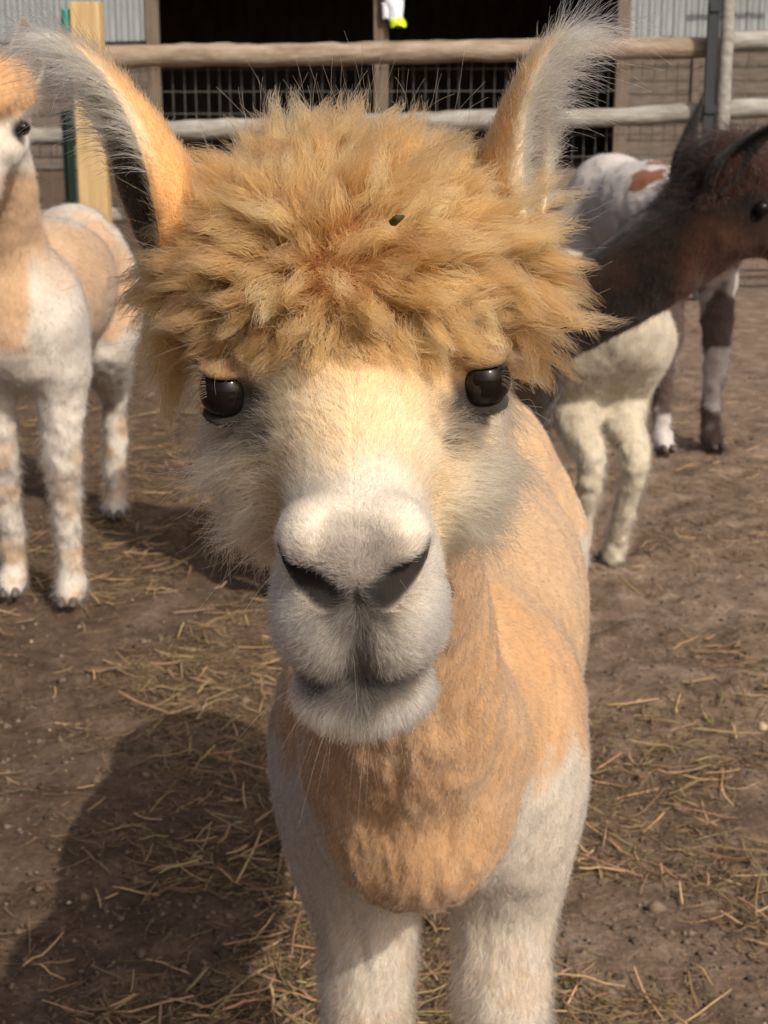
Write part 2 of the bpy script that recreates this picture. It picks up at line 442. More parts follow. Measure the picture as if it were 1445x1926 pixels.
# ---- barn behind the fence
M['metal_sheet'] = mat_noise('galvanised_sheet', (.17, .19, .20), (.25, .275, .285), 3, (3, 1, .5), .45, .1, .002)
M['old_plank'] = mat_noise('weathered_plank', (.07, .057, .046), (.155, .130, .110), 3, (1.2, 4, 9), .9, .6, .006, 7)
M['dark_timber'] = mat_noise('dark_timber', (.05, .038, .03), (.10, .08, .062), 3, (2, 2, .6), .9, .5, .005)
M['barn_post'] = mat_noise('barn_post', (.09, .068, .05), (.17, .135, .105), 4, (4, 4, .5), .9, .5, .005)
def mk_barn():
    BY = 26.0
    root = empty('barn', (0, BY, 0)); tag(root, 'open fronted barn with grey metal walls over weathered plank skirting', 'barn')
    sheet = None; rng = random.Random(2)
    def panel(x):                                   # a pressed sheet with its raised ribs
        nonlocal sheet
        if sheet is None:
            xs = [0, .012, .022, .034, .044, .10, .108, .116, .124, .188]; ys = [0, 0, -.022, -.022, 0, 0, -.008, -.008, 0, 0]
            V = [(a, b, z) for z in (0, 1.75) for a, b in zip(xs, ys)]; k = len(xs)
            Q = [(i, i+1, k+i+1, k+i) for i in range(k-1)]
            sheet = new_mesh('metal_panel', V, Q, M['metal_sheet'], root, None, False); o = sheet
        else:
            o = sheet.copy(); COL.objects.link(o); o.parent = root
        o.location = (x, -.012+rng.uniform(-.006, .003), 1.98+rng.uniform(-.015, .015)+(.06 if x > 0 else 0))
    for i in range(26): panel(-3.62-.19*(i+1)); panel(3.74+.19*i)
    for sgn, x0 in ((-1, -3.62), (1, 3.74)):
        z = 0.02
        for r_ in range(9):
            h = rng.uniform(.20, .25); x = x0
            while abs(x-x0) < 4.9:
                L = rng.uniform(1.4, 2.4); a, b = sorted((x, x+sgn*L))
                box('plank', (a+.004, -.03+rng.uniform(-.012, .012), z), (b-.004, .015, z+h-.012), M['old_plank'], root, .006)
                x += sgn*L
            z += h
            if z > 1.86: break
        for k in range(3): box('batten', (x0+sgn*(1.15+1.55*k)-.05, -.075, .02), (x0+sgn*(1.15+1.55*k)+.05, -.040, 2.02), M['old_plank'], root, .005)
        box('jamb', (x0-.10, -.05, 0), (x0+.10, .12, 3.72), M['barn_post'], root, .01) if sgn > 0 else box('jamb', (x0-.10, -.05, 0), (x0+.10, .12, 3.72), M['barn_post'], root, .01)
        box('backing', (min(x0, x0+sgn*4.95), .02, 0), (max(x0, x0+sgn*4.95), .10, 3.72), M['dark_timber'], root)
        box('side_wall', (x0+sgn*4.95-.05, .1, 0), (x0+sgn*4.95+.05, 9, 3.72), M['dark_timber'], root)
    box('back_wall', (-8.6, 9, 0), (8.75, 9.1, 4.4), M['dark_timber'], root)
    box('barn_post', (-.16, -.05, 0), (.07, .16, 3.72), M['barn_post'], root, .012)
    box('lintel', (-8.6, -.06, 3.73), (8.75, .16, 3.98), M['dark_timber'], root, .01)
    ro = box('roof', (-9.2, -.6, 4.12), (9.35, 9.6, 4.22), M['metal_sheet'], root, 0, (.06, 0, 0))
    # a hooked iron bracket on the right wall
    log('bracket', (5.35, -.05, 2.72), (5.35, -.30, 2.66), .03, .03, M['dark_timber'], root, .1, 4, 6, 8)
    log('bracket_arm', (4.9, -.30, 2.64), (6.1, -.30, 2.66), .035, .03, M['dark_timber'], root, .25, 5, 14, 8)
    return root
mk_barn()
def mk_rag():
    """cloth bag hung on the barn post: white above, neon yellow at its foot"""
    root = empty('hanging_bag', (.13, 25.83, 2.10)); tag(root, 'white bag with neon yellow bottom hanging on the barn post', 'bag')
    mw = mat_noise('white_cloth', (.55, .60, .68), (.72, .75, .80), 6, (1, 1, 1), .8); my = mat_noise('neon_cloth', (.42, .60, .02), (.62, .78, .05), 8, (1, 1, 1), .8)
    def sack(name, z0, z1, w0, w1, dx0, dx1, mat, seed):
        n, m = 14, 18; t = np.linspace(0, 1, n)[:, None]; th = np.linspace(0, 2*np.pi, m, endpoint=False)[None, :]
        w = (w0+(w1-w0)*t)*(1+.0*t); x = dx0+(dx1-dx0)*t+w*np.cos(th)*(1+.12*np.sin(5*th+4*t)); y = .45*w*np.sin(th)*(1+.2*np.sin(4*th+6*t)); z = z0+(z1-z0)*t+.02*np.sin(3*th)
        V = np.stack([x, y, z+0*x], 2).reshape(-1, 3); V = V+vnoise(V, 9, seed)[:, None]*.012
        q = [(i*m+j, i*m+(j+1) % m, (i+1)*m+(j+1) % m, (i+1)*m+j) for i in range(n-1) for j in range(m)]
        for k in (0, (n-1)*m): q += [(k, k+j, k+j+1, k+j+2) for j in range(1, m-2, 2)]
        return new_mesh(name, V, q, mat, root)
    sack('cloth', .20, .62, .10, .17, .05, .0, mw, 3); sack('cloth_fold', .22, .46, .05, .10, -.10, -.06, mw, 4); sack('neon_bottom', .10, .225, .12, .11, .09, .06, my, 5)
    return root
mk_rag()

# ---- post and rail fence with wire mesh
M['rail'] = mat_noise('weathered_rail', (.11, .078, .052), (.25, .195, .145), 5, (.9, 5, 5), .9, .9, .01, 8, (.36, .32, .27))
M['grey_rail'] = mat_noise('grey_rail', (.11, .10, .085), (.25, .24, .215), 5, (.9, 5, 5), .9, .9, .01, 8, (.36, .355, .33))
M['new_post'] = mat_noise('sawn_post', (.36, .25, .12), (.52, .38, .20), 4, (5, 5, .6), .8, .4, .003)
M['wire'] = mat_plain('dull_wire', (.16, .16, .145), .6, .3, .3)
FY = 10.3
def mk_fence():
    root = empty('fence', (0, FY, 0)); tag(root, 'post and rail fence of weathered round poles with wire mesh', 'fence')
    Z = lambda py: CAM_H-FY*math.tan(PITCH-math.atan((963-py)/3000.0)); X = lambda px, py: (px-722.5)/3000*(FY*math.cos(PITCH)+(CAM_H-Z(py))*math.sin(PITCH))
    def rail(ax_, ay, bx, by, r1, r2, mat, seed, dy=0.0):
        return log('rail', (X(ax_, ay), dy, Z(ay)), (X(bx, by), dy, Z(by)), r1, r2, mat, root, .10, seed, 60, 16, 0.0)
    rail(-700, 118, 172, 107, .062, .068, M['rail'], 11); rail(172, 105, 1338, 88, .071, .066, M['rail'], 12)
    rail(-700, 262, 172, 254, .055, .055, M['grey_rail'], 13); rail(172, 249, 1338, 213, .062, .058, M['grey_rail'], 14)
    rail(1362, 78, 2100, 60, .064, .060, M['grey_rail'], 15); rail(1362, 207, 2100, 176, .060, .060, M['grey_rail'], 16)
    rail(-700, 420, 172, 408, .055, .055, M['grey_rail'], 17); rail(172, 404, 1338, 372, .058, .056, M['grey_rail'], 18); rail(1362, 366, 2100, 338, .06, .06, M['grey_rail'], 19)
    # the wire mesh behind the rails
    V, Q = [], []
    def wire(a, b, r=.0022):
        a, b = np.array(a), np.array(b); T = nrm(b-a); S = nrm(np.cross(T, (0.02, 1., .01))); U = np.cross(T, S); k = len(V)
        for p in (a, b):
            for q in range(4): V.append(p+r*(S*math.cos(q*1.5708)+U*math.sin(q*1.5708)))
        for q in range(4): Q.append((k+q, k+(q+1) % 4, k+4+(q+1) % 4, k+4+q))
    rg = random.Random(4)
    for i in range(-70, 105):
        x = X(172, 200)+.003+i*.072; dx = rg.uniform(-.006, .006); wire((x+dx, .075, .03), (x-dx, .075, 1.46))
    z = .05
    while z < 1.46: wire((-7, .079, z), (5.7, .079, z+.03)); z += .135
    w = new_mesh('wire_mesh', np.array(V), np.array(Q), M['wire'], root, None, False); w['kind'] = 'stuff'
    for px in (-640, 1352+740): log('post', (X(px, 100), .10, -.1), (X(px, 100), .10, 1.62), .085, .08, M['rail'], root, .08, 30, 20, 14)
    return X, Z
FX, FZ = mk_fence()
def mk_posts():
    x0, x1 = FX(152, 200), FX(205, 200)
    root = empty('corner_post', ((x0+x1)/2, FY-.13, 0)); tag(root, 'sawn yellowish timber post with slanting brace in the fence line', 'post')
    top = FZ(6)
    box('post', (-(x1-x0)/2, -.09, -.05), ((x1-x0)/2, .09, top), M['new_post'], root, .008)
    log('brace', (.06, .0, FZ(230)), (.50, .0, .05), .05, .05, M['new_post'], root, .03, 7, 10, 8)
    g = empty('steel_stake', (x0-.03, FY-.30, 0)); tag(g, 'dark green steel stake beside the yellowish corner post', 'stake')
    mg = mat_plain('green_paint', (.005, .018, .012), .5, .3)
    box('web', (-.035, -.012, -.05), (.035, .0, FZ(205)), mg, g, .003); box('rib', (-.008, -.045, -.05), (.008, -.012, FZ(208)), mg, g, .003)
    t = empty('insulator', (x0-.032, FY-.17, FZ(36))); tag(t, 'teal plastic insulator fixed to the yellowish corner post', 'insulator')
    mt = mat_plain('teal_plastic', (.03, .22, .17), .4, .4)
    log('cap', (0, 0, -.075), (0, 0, .055), .034, .026, mt, t, .04, 2, 10, 12); log('clip', (-.03, 0, -.01), (.06, 0, -.01), .012, .012, mt, t, .02, 3, 5, 8)
    gx = FX(1357, 100)
    r = empty('gate_post', (gx, FY-.16, 0)); tag(r, 'pale grey round post between two fence bays', 'post')
    log('pole', (0, 0, -.1), (0, 0, 2.2), .046, .042, M['grey_rail'], r, .06, 21, 40, 14); 
    d = empty('gate_bar', (gx-.085, FY-.14, 0)); tag(d, 'dark flat iron bar standing against the pale grey post', 'bar')
    dk = mat_plain('dark_iron', (.025, .03, .032), .6, .3)
    box('bar', (-.036, -.02, -.05), (.036, .02, 2.2), dk, d, .004)
    for zz in (.45, 1.15, 1.75): box('hinge', (-.034, -.034, zz), (.105, -.021, zz+.05), dk, d, .003)
mk_posts()
# ------------------------------------------------------------------ alpacas
class Frame:
    """a head's own frame: x to the picture's right when it faces us, f forward to the nose, u up"""
    def __init__(s, O, fwd, up, scale=1.0):
        s.O = np.asarray(O, float); s.f = nrm(fwd); u = np.asarray(up, float); s.u = nrm(u-(u@s.f)*s.f)
        s.x = np.cross(s.u, s.f); s.s = scale
        s.R = np.stack([s.x, s.f, s.u], 1)
    def w(s, x, f, u): return s.O+s.s*(s.x*x+s.f*f+s.u*u)
    def wv(s, a): return np.asarray(a, float)@s.R.T
    def l(s, P): return (np.asarray(P, float)-s.O)@s.R/s.s
def head_field(F, H, detail=True, wool=1.0):
    s = H.s
    E = lambda c, r, k=0.02, op='add': F.ell(H.w(*c), np.array(r)*s, H.R, k*s, op)
    K = lambda a, b, r1, r2, k=0.02, op='add': F.cone(H.w(*a), H.w(*b), r1*s, r2*s, k*s, op)
    E((0, -.062, .037), (.092*wool, .088*wool, .076*wool), .03)
    K((0, -.035, -.002), (0, .035, -.008), .058, .041, .022); K((0, .035, -.008), (0, .115, -.022), .041, .032, .02)      # face wedge
    for q in (-1, 1):
        E((q*.043, -.018, -.044), (.037, .072, .050), .03)                 # cheek
        E((q*.058, -.010, .010), (.022, .028, .023), .016)                 # eye socket
    K((0, .0, -.065), (0, .135, -.080), .046, .029, .025)                  # lower jaw
    E((0, .142, -.010), (.033, .032, .024), .018)                          # nose
    for q in (-1, 1):
        E((q*.021, .150, -.001), (.0165, .022, .0175), .010)               # nostril wings
        E((q*.0165, .151, -.045), (.0225, .027, .031), .010)               # upper lip lobes
        E((q*.024, .118, -.052), (.018, .035, .030), .02)
    E((0, .147, -.092), (.032, .028, .019), .010)                          # lower lip and chin
    if detail:
        for q in (-1, 1):
            K((q*.0335, .156, -.0050), (q*.0215, .175, -.0120), .0034, .0082, .004, 'sub')
            K((q*.0215, .175, -.0120), (q*.0070, .180, -.0245), .0082, .0034, .004, 'sub')
            K((0, .186, -.079), (q*.028, .172, -.0735), .0070, .0050, .004, 'sub')     # mouth
            K((q*.028, .172, -.0735), (q*.044, .125, -.056), .0036, .003, .004, 'sub')
        K((0, .1785, -.024), (0, .1845, -.062), .0028, .0034, .004, 'sub')  # philtrum
        for q in (-1, 1):
            E((q*.0705, .0060, .0240), (.0165, .0165, .0048), .005); E((q*.0705, .0070, -.0045), (.0165, .0165, .0052), .005)   # lids

def ear_mesh(base, mid, tip, opend, width, n=22, m=15, thick=0.003):
    base, mid, tip = map(np.array, (base, mid, tip))
    t = np.linspace(0, 1, n)[:, None]
    Cn = (1-t)**2*base+2*t*(1-t)*mid+t*t*tip
    T = nrm(2*(1-t)*(mid-base)+2*t*(tip-mid))
    O = np.asarray(opend, float)[None, :]; O = nrm(O-(O*T).sum(1, keepdims=True)*T); S = np.cross(T, O)
    tt = t[:, 0]
    A = np.radians(np.interp(tt, [0, .25, .6, .9, 1], [150, 118, 88, 62, 50]))
    W = width*np.interp(tt, [0, .15, .35, .6, .8, .93, 1], [.62, .86, 1.0, .86, .56, .27, .06])
    s = np.linspace(-1, 1, m)
    out = []
    for dr in (0, thick):
        Rr = W/np.maximum(np.sin(np.minimum(A, np.pi/2)), .3)
        th = A[:, None]*s[None, :]
        rr = np.maximum(Rr[:, None]-dr*(1-0.55*s[None, :]**4)*np.minimum(1, W/width*1.6)[:, None], 0.0002)
        out.append(Cn[:, None, :]+rr[..., None]*(np.sin(th)[..., None]*S[:, None, :]-np.cos(th)[..., None]*O[:, None, :]))
    V = np.concatenate([o.reshape(-1, 3) for o in out]); q = []
    g = lambda l, i, j: l*n*m+i*m+j
    for i in range(n-1):
        for j in range(m-1):
            q.append((g(0, i, j), g(0, i+1, j), g(0, i+1, j+1), g(0, i, j+1)))
            q.append((g(1, i, j), g(1, i, j+1), g(1, i+1, j+1), g(1, i+1, j)))
        q.append((g(0, i, 0), g(1, i, 0), g(1, i+1, 0), g(0, i+1, 0)))
        q.append((g(0, i, m-1), g(0, i+1, m-1), g(1, i+1, m-1), g(1, i, m-1)))
    for j in range(m-1):
        q.append((g(0, n-1, j), g(1, n-1, j), g(1, n-1, j+1), g(0, n-1, j+1)))
    tv = np.tile(np.repeat(tt, m), 2); sv = np.tile(s, 2*n); inner = np.repeat([0, 1], n*m)
    q = np.array(q)
    N0 = np.cross(V[q[0, 2]]-V[q[0, 0]], V[q[0, 3]]-V[q[0, 1]])
    mid_q = q[2*((m-1)//2)]
    N0 = np.cross(V[mid_q[2]]-V[mid_q[0]], V[mid_q[3]]-V[mid_q[1]])
    if N0@(-O[0]) < 0: q = q[:, ::-1]
    return V, q, dict(t=tv, s=sv, inner=inner, T=np.tile(np.repeat(T, m, 0), (2, 1)), O=np.tile(np.repeat(O, m, 0), (2, 1)), S=np.tile(np.repeat(S, m, 0), (2, 1)))

def ico(center, r, sub=3):
    import bmesh
    bm = bmesh.new(); bmesh.ops.create_icosphere(bm, subdivisions=sub, radius=r)
    V = np.array([v.co[:] for v in bm.verts])+center
    Fc = np.array([[v.index for v in f.verts] for f in bm.faces]); bm.free()
    return V, Fc

def toes(F_root, spots, root):
    """two horny toes at the front of each foot"""
    for (x, y, z, ang, s) in spots:
        for q in (-1, 1):
            V, Fc = ico((0, 0, 0), 1.0, 2)
            V = V*np.array([.011, .024, .016])*s
            V[:, 2] *= np.where(V[:, 1] > 0, 1-0.55*V[:, 1]/(.024*s), 1)
            c, sn = math.cos(ang), math.sin(ang)
            dx = q*.014*s
            X = x+c*(V[:, 0]+dx)-sn*(V[:, 1]+.024*s); Y = y+sn*(V[:, 0]+dx)+c*(V[:, 1]+.024*s)
            new_mesh('toenail', np.stack([X, Y, z+V[:, 2]], 1), Fc, M['horn'], root)

# ---- the alpaca that looks into the lens
ROOT = np.array([0.08, 1.90, 0.0])
def main_alpaca():
    root = empty('alpaca', ROOT)
    tag(root, 'fawn and cream alpaca with woolly orange topknot staring close into the lens', 'alpaca', 'alpacas in the pen')
    rng = np.random.default_rng(5)
    ax = lambda lo, a, b, hi, fine, coarse: np.concatenate([np.arange(lo, a, coarse), np.arange(a, b, fine), np.arange(b, hi, coarse)])
    F = Field(ax(-.20, -.140, .105, .36, .0024, .009), ax(.66, .685, 1.03, 2.66, .0024, .0105), ax(-.03, .985, 1.31, 1.34, .0024, .0085))
    roll = math.radians(2.4)
    H = Frame((-.0160, .887, 1.152), (0.01, -.957, -.289), (-math.sin(roll), -.289, .957*math.cos(roll)))
    H.x = -H.x if H.x[0] < 0 else H.x; H.R = np.stack([H.x, H.f, H.u], 1)
    # trunk
    F.ell((.045, 1.51, .690), (.146, .17, .175), k=.04)
    F.ell((.080, 1.90, .710), (.168, .42, .183), k=.06)
    F.ell((.105, 2.27, .735), (.158, .20, .170), k=.06)
    F.cone((.11, 2.42, .80), (.115, 2.50, .70), .045, .03, .03)
    F.ell((-.045, 1.51, .63), (.062, .105, .15), k=.05); F.ell((.137, 1.51, .63), (.064, .105, .15), k=.05)
    # neck, stretched forward to the lens
    F.chain([((-.012, 1.000, 1.105), .070), ((-.006, 1.115, 1.025), .072), ((.008, 1.215, .915), .076), ((.020, 1.285, .810), .088), ((.028, 1.36, .735), .106)], .035)
    F.ell((.028, 1.360, .672), (.090, .103, .095), k=.03)
    # legs
    for x in (-.018, .124):
        F.chain([((x*.95+.003, 1.52, .62), .075), ((x, 1.49, .50), .053), ((x, 1.47, .370), .047), ((x, 1.485, .25), .037), ((x, 1.495, .10), .034), ((x, 1.475, .035), .037)], .03)
        F.cone((x, 1.475, .030), (x, 1.450, .020), .034, .026, .02)
    for x in (.02, .185):
        F.chain([((x, 2.27, .66), .12), ((x, 2.22, .53), .092), ((x, 2.31, .42), .060), ((x+.005, 2.40, .335), .042), ((x+.005, 2.375, .20), .032), ((x+.005, 2.355, .09), .031), ((x+.005, 2.34, .035), .036)], .045)
    head_field(F, H)
    V, Q = F.mesh(1)
    N = vert_normals(V, Q)
    hd = H.l(V)
    # shorn skin: soft ridges and folds on neck and flank, none on the head
    in_head = lambda q: sstep(-.135, -.09, q[:, 1])*sstep(-.185, -.15, q[:, 2])
    body_w = 1-in_head(hd)
    rid = fbm(V*np.array([1, 1, .35]), 90, 3, 3)*.0024+fbm(V*np.array([1, 1, .4]), 26, 9, 3)*.0022
    V = V+N*(rid*body_w)[:, None]
    inner = np.array([.52, .27, .115])
    def coat(P):
        n = len(P); q = H.l(P); x, f, u = q.T; ax_ = np.abs(x)
        ns = fbm(P, 28, 21, 3); nf = fbm(P, 90, 31, 2)
        c = np.tile(np.array([.42, .250, .128]), (n, 1))
        c = mixc(c, (.47, .305, .175), np.clip(ns+.3, 0, 1)*.6)
        c = mixc(c, (.46, .325, .205), sstep(1.45, 1.75, P[:, 1])*.7)
        white = (.45, .405, .345)
        # body: orange neck and back, white chest, shoulders, legs and belly
        X, Y, Z = P.T
        dx = np.minimum(np.abs(X-.030), .10)
        bb = lerp(.552+13.5*dx**2, .690, sstep(1.38, 1.47, Y))+.022*ns
        w = sstep(.030, -.030, Z-bb)
        c = mixc(c, white, np.clip(w, 0, 1)*.95)
        c = mixc(c, (.42, .30, .18), sstep(-.1, .6, nf*.6+ns)*sstep(.60, .42, Z)*.75)
        c = mixc(c, (.40, .37, .33), sstep(.1, .7, ns+nf*.3)*w*.5)
        # head
        hw = in_head(q)
        face = np.tile(np.array([.58, .46, .295]), (n, 1))
        face = mixc(face, (.55, .35, .17), np.clip(sstep(.3, .75, ns+.35)*.5, 0, 1))
        face = mixc(face, (.60, .43, .25), sstep(.035, .012, ax_)*sstep(-.02, .02, f)*.7)     # warm strip down the bridge
        face = mixc(face, (.65, .575, .465), sstep(.085, .125, f+.1*ax_+.008*ns))                # white muzzle
        dn = np.sqrt((x/.030)**2+((f-.172)/.026)**2+((u+.010)/.026)**2)
        face = mixc(face, (.17, .15, .135), sstep(1.65, .65, dn+.25*nf)*.92)                  # grey nose
        face = mixc(face, (.30, .27, .245), sstep(1.25, .6, np.sqrt((x/.034)**2+((u+.055)/.033)**2)+.35*nf)*sstep(.13, .15, f)*.40)
        face = mixc(face, (.045, .038, .034), sstep(.0105, .003, ax_+.003*nf)*sstep(-.012, -.02, u)*sstep(-.085, -.07, u)*sstep(.14, .16, f)*.9)
        face = mixc(face, (.05, .042, .037), sstep(.0140, .007, np.abs(u+.0815-.26*ax_)+.002*nf+.10*np.maximum(ax_-.02, 0))*sstep(.140, .152, f)*sstep(.042, .028, ax_)*.95)
        for sgn in (-1, 1):                                                                    # inside of the nostrils
            a = np.array([sgn*.0325, .158, -.0055]); b = np.array([sgn*.0085, .179, -.0225]); ba = b-a
            t = np.clip(((q-a)@ba)/(ba@ba), 0, 1); d = np.linalg.norm(q-a-t[:, None]*ba, axis=1)
            face = mixc(face, (.022, .018, .016), sstep(.0110, .0068, d))
            e = np.array([sgn*.0735, .009, .0095]); de = np.linalg.norm((q-e), axis=1)
            face = mixc(face, (.30, .25, .20), sstep(.040, .020, de+.006*ns)*.75)
            e2 = np.array([sgn*.060, .030, -.004]); d2 = np.linalg.norm((q-e2)*np.array([.8, .9, 1]), axis=1)
            face = mixc(face, (.055, .045, .038), sstep(.030, .010, d2+.008*nf)*.9)              # dark tear corner
            face = mixc(face, (.022, .018, .015), sstep(.0300, .0205, de+.004*nf)*.95)         # black lids
        face = mixc(face, (.47, .28, .12), sstep(.012, .040, u+.008*ns)*sstep(.075, .03, f)*.75)
        tk = topknot_mask(q)
        face = mixc(face, (.17, .075, .027), tk)  # scalp under the locks: shade deep in the wool put into its colour
        return c*(1-hw)[:, None]+face*hw[:, None]
    def topknot_mask(q):
        x, f, u = q.T
        ub = np.interp(f, [-.11, -.07, -.03, 0, .05], [-.05, -.03, .022, .038, .042])+.006*np.maximum(.04-np.abs(x), 0)/.04
        return sstep(-.004, .006, u-ub)
    body = new_mesh('body', V-ROOT, Q, M['coat'], root, coat(V))

    # eyes
    for sgn in (-1, 1):
        c = H.w(sgn*.0715, .0090, .0095)
        Ve, Fe = ico(c-ROOT, .0156, 4)
        new_mesh('eye', Ve, Fe, M['eye'], root)
    toes(None, [(x-ROOT[0], 1.445-ROOT[1], .016, math.pi, 1.1) for x in (-.018, .124)]+[(x-ROOT[0], 2.325-ROOT[1], .016, math.pi, 1.1) for x in (.025, .19)], root)

    # --- short fur of the face
    def dens_face(P, n):
        q = H.l(P); vis = in_head(q)
        return vis*(1-.85*topknot_mask(q))*(0.35+1.4*sstep(.07, .14, q[:, 1]))
    ro, nn = scatter(V, Q, 115000, dens_face, rng); q = H.l(ro); x, f, u = q.T
    sx = np.sign(x)
    de = np.minimum(np.linalg.norm(q-np.array([.0735, .009, .0095]), axis=1), np.linalg.norm(q-np.array([-.0735, .009, .0095]), axis=1))
    nos = np.full(len(q), 1.0)
    for sgn in (-1, 1):
        a = np.array([sgn*.0325, .158, -.0055]); b = np.array([sgn*.0085, .179, -.0225]); ba = b-a
        t = np.clip(((q-a)@ba)/(ba@ba), 0, 1); nos = np.minimum(nos, np.linalg.norm(q-a-t[:, None]*ba, axis=1))
    keep = (de > .0190) & (nos > .0088)
    ro, nn, q, x, f, u, sx, de = ro[keep], nn[keep], q[keep], x[keep], f[keep], u[keep], sx[keep], de[keep]
    muz = sstep(.09, .13, f); lip = sstep(-.015, -.03, u)*sstep(.12, .145, f); chin = sstep(-.080, -.088, u)*sstep(.08, .12, f)
    cheek = sstep(.032, .055, np.abs(x))*sstep(.105, .04, f)*sstep(.01, -.015, u)
    jaw = sstep(-.06, -.09, u)*sstep(.12, .06, f)
    L = .009*(1-muz)+.0042*muz
    brow = sstep(.012, .034, u)*sstep(.06, .03, f)
    L = L+.011*brow+.017*cheek+.010*jaw*(1-cheek)+.0045*lip*(1-chin)+.008*chin
    L = L*(1+.75*np.maximum(cheek, jaw)*np.clip(fbm(ro, 60, 55, 2)*1.6, -.6, 1))
    L = L*np.clip((de-.015)/.022, .25, 1)*rng.uniform(.6, 1.25, len(L))
    comb = np.tile(np.array([0., -1., .25]), (len(L), 1))+np.stack([sx*.35, 0*x, 0*x], 1)
    comb = comb+(np.stack([sx*.8, -.5+0*x, -1.2+0*x], 1)-comb)*np.maximum(cheek, jaw)[:, None]
    comb = comb+(np.stack([sx*1.0*np.clip(np.abs(x)/.006, 0, 1), 0*x, -.55+0*x], 1)-comb)*(lip*(1-chin))[:, None]
    comb = comb+(np.stack([x*12, .35+0*x, -1.0+0*x], 1)-comb)*chin[:, None]
    comb = comb+(1+1.6*np.maximum(cheek, jaw))[:, None]*np.stack([fbm(ro, 55, 77, 2)*.5, fbm(ro, 55, 87, 2)*.3, fbm(ro, 55, 97, 2)*.4], 1)
    cw = H.wv(comb)
    c = coat(ro+nn*.002); c = c*(1+.22*rng.normal(0, 1, (len(c), 1))).clip(.55, 1.5)
    drk = (rng.random(len(c)) < .48*lip*(1-chin)*sstep(.040, .012, np.abs(x))); c[drk] = c[drk]*.35
    tip = np.clip(c*1.12+.03, 0, .88)
    lift = .55+.3*cheek+.15*chin
    P, R, C = grow(ro, nn, cw, L, lift, 5, .00016, .00005, c, tip, .06, .15*0, .22, rng)
    hair_object('face_fur', P-ROOT, R, C, M['hair'], root)

    # --- velvet of the shorn neck, chest and legs
    def dens_body(P, n):
        return (1-in_head(H.l(P)))*np.interp(P[:, 1], [1.2, 1.55, 1.9, 2.3], [1, .8, .45, .25])
    ro, nn = scatter(V, Q, 210000, dens_body, rng)
    c = coat(ro); c = c*(1+.12*fbm(ro*np.array([1, 1, .4]), 120, 44, 2))[:, None]*(1+.20*rng.normal(0, 1, (len(c), 1))).clip(.6, 1.4)
    leg = sstep(.56, .46, ro[:, 2])
    L = (.0055+.008*leg)*rng.uniform(.6, 1.3, len(ro))
    comb = np.tile(np.array([0., .35, -1.]), (len(ro), 1))+fbm(ro, 18, 5, 2)[:, None]*np.array([.8, .3, 0])
    P, R, C = grow(ro, nn, comb, L, .75, 4, .00024, .00008, c, np.clip(c*1.1+.02, 0, .85), .05, 0, .3, rng)
    hair_object('coat_fur', P-ROOT, R, C, M['hair'], root)

    # --- topknot: woolly locks round a whorl above the brow
    def dens_top(P, n):
        q = H.l(P); return topknot_mask(q)*sstep(-.15, -.12, q[:, 1])
    cand, cn = scatter(V, Q, 14000, dens_top, rng)
    sel = []                                                     # spread the lock roots evenly
    taken = np.zeros((0, 3))
    for i in range(len(cand)):
        if len(taken) == 0 or np.min(((taken-cand[i])**2).sum(1)) > .0068**2:
            sel.append(i); taken = cand[sel]
    G, GN = cand[sel], cn[sel]; ng = len(G); q = H.l(G); x, f, u = q.T
    whorl = np.array([-.016, .012, .082])
    gl = GN@H.R
    away = q-whorl; dist = np.linalg.norm(away, axis=1); away = nrm(away-(away*gl).sum(1, keepdims=True)*gl)
    front = sstep(-.01, .035, f)*sstep(.085, .045, u)
    sidew = sstep(.06, .09, np.abs(x))
    Lk = (.036+.019*sidew-.017*front+.005*rng.normal(0, 1, ng))*np.clip(.75+dist/.12, .8, 1.1)
    Lk = Lk*(1-.38*sstep(.040, .055, np.abs(x))*sstep(-.035, -.01, f)*sstep(.075, .05, u))
    d0 = nrm(gl*(.95-.35*front)[:, None]+away*.45+rng.normal(0, .30, (ng, 3)))
    d1 = nrm(gl*(.25-.1*front)[:, None]+away*1.0+np.array([0, 0, -1.])*(.35*sidew+.22*front)[:, None]+rng.normal(0, .48, (ng, 3)))
    d0, d1 = d0@H.R.T, d1@H.R.T
    nper, kp = 76, 11
    own = np.repeat(np.arange(ng), nper); n = len(own)
    e1 = nrm(np.cross(GN, rng.normal(0, 1, (ng, 3)))); e2 = np.cross(GN, e1)
    a = rng.random(n)*6.283; rr = np.sqrt(rng.random(n))*.0072*(.75+.5*rng.random(ng))[own]
    off = e1[own]*(np.cos(a)*rr)[:, None]+e2[own]*(np.sin(a)*rr)[:, None]
    t = np.linspace(0, 1, kp)[None, :, None]
    Ls = (Lk[own]*rng.uniform(.72, 1.12, n))[:, None, None]
    P = G[own][:, None, :]+Ls*(d0[own][:, None, :]*t*(1-.5*t)+d1[own][:, None, :]*.5*t*t)
    prof = np.interp(t[0, :, 0], [0, .25, .6, .85, 1], [1, 1.10, .90, .62, .46])[None, :, None]
    fl = 1+.9*(rng.random((n, 1, 1)) > .86)*t
    P = P+off[:, None, :]*prof*fl
    # crimp: a wave shared by each lock plus each fibre's own
    w1 = nrm(np.cross(d0, rng.normal(0, 1, (ng, 3))))[own][:, None, :]
    w2 = nrm(rng.normal(0, 1, (n, 3)))[:, None, :]
    ph = (rng.random(ng)*6.28)[own][:, None, None]; fr = (9+7*rng.random(ng))[own][:, None, None]
    P = P+w1*np.sin(ph+fr*t)*.0020*t**.7+w2*np.sin(rng.random((n, 1, 1))*6.28+(9+9*rng.random((n, 1, 1)))*t)*.0021*t
    base = np.array([.23, .102, .036]); midc = np.array([.41, .168, .055]); tipc = np.array([.52, .235, .088])
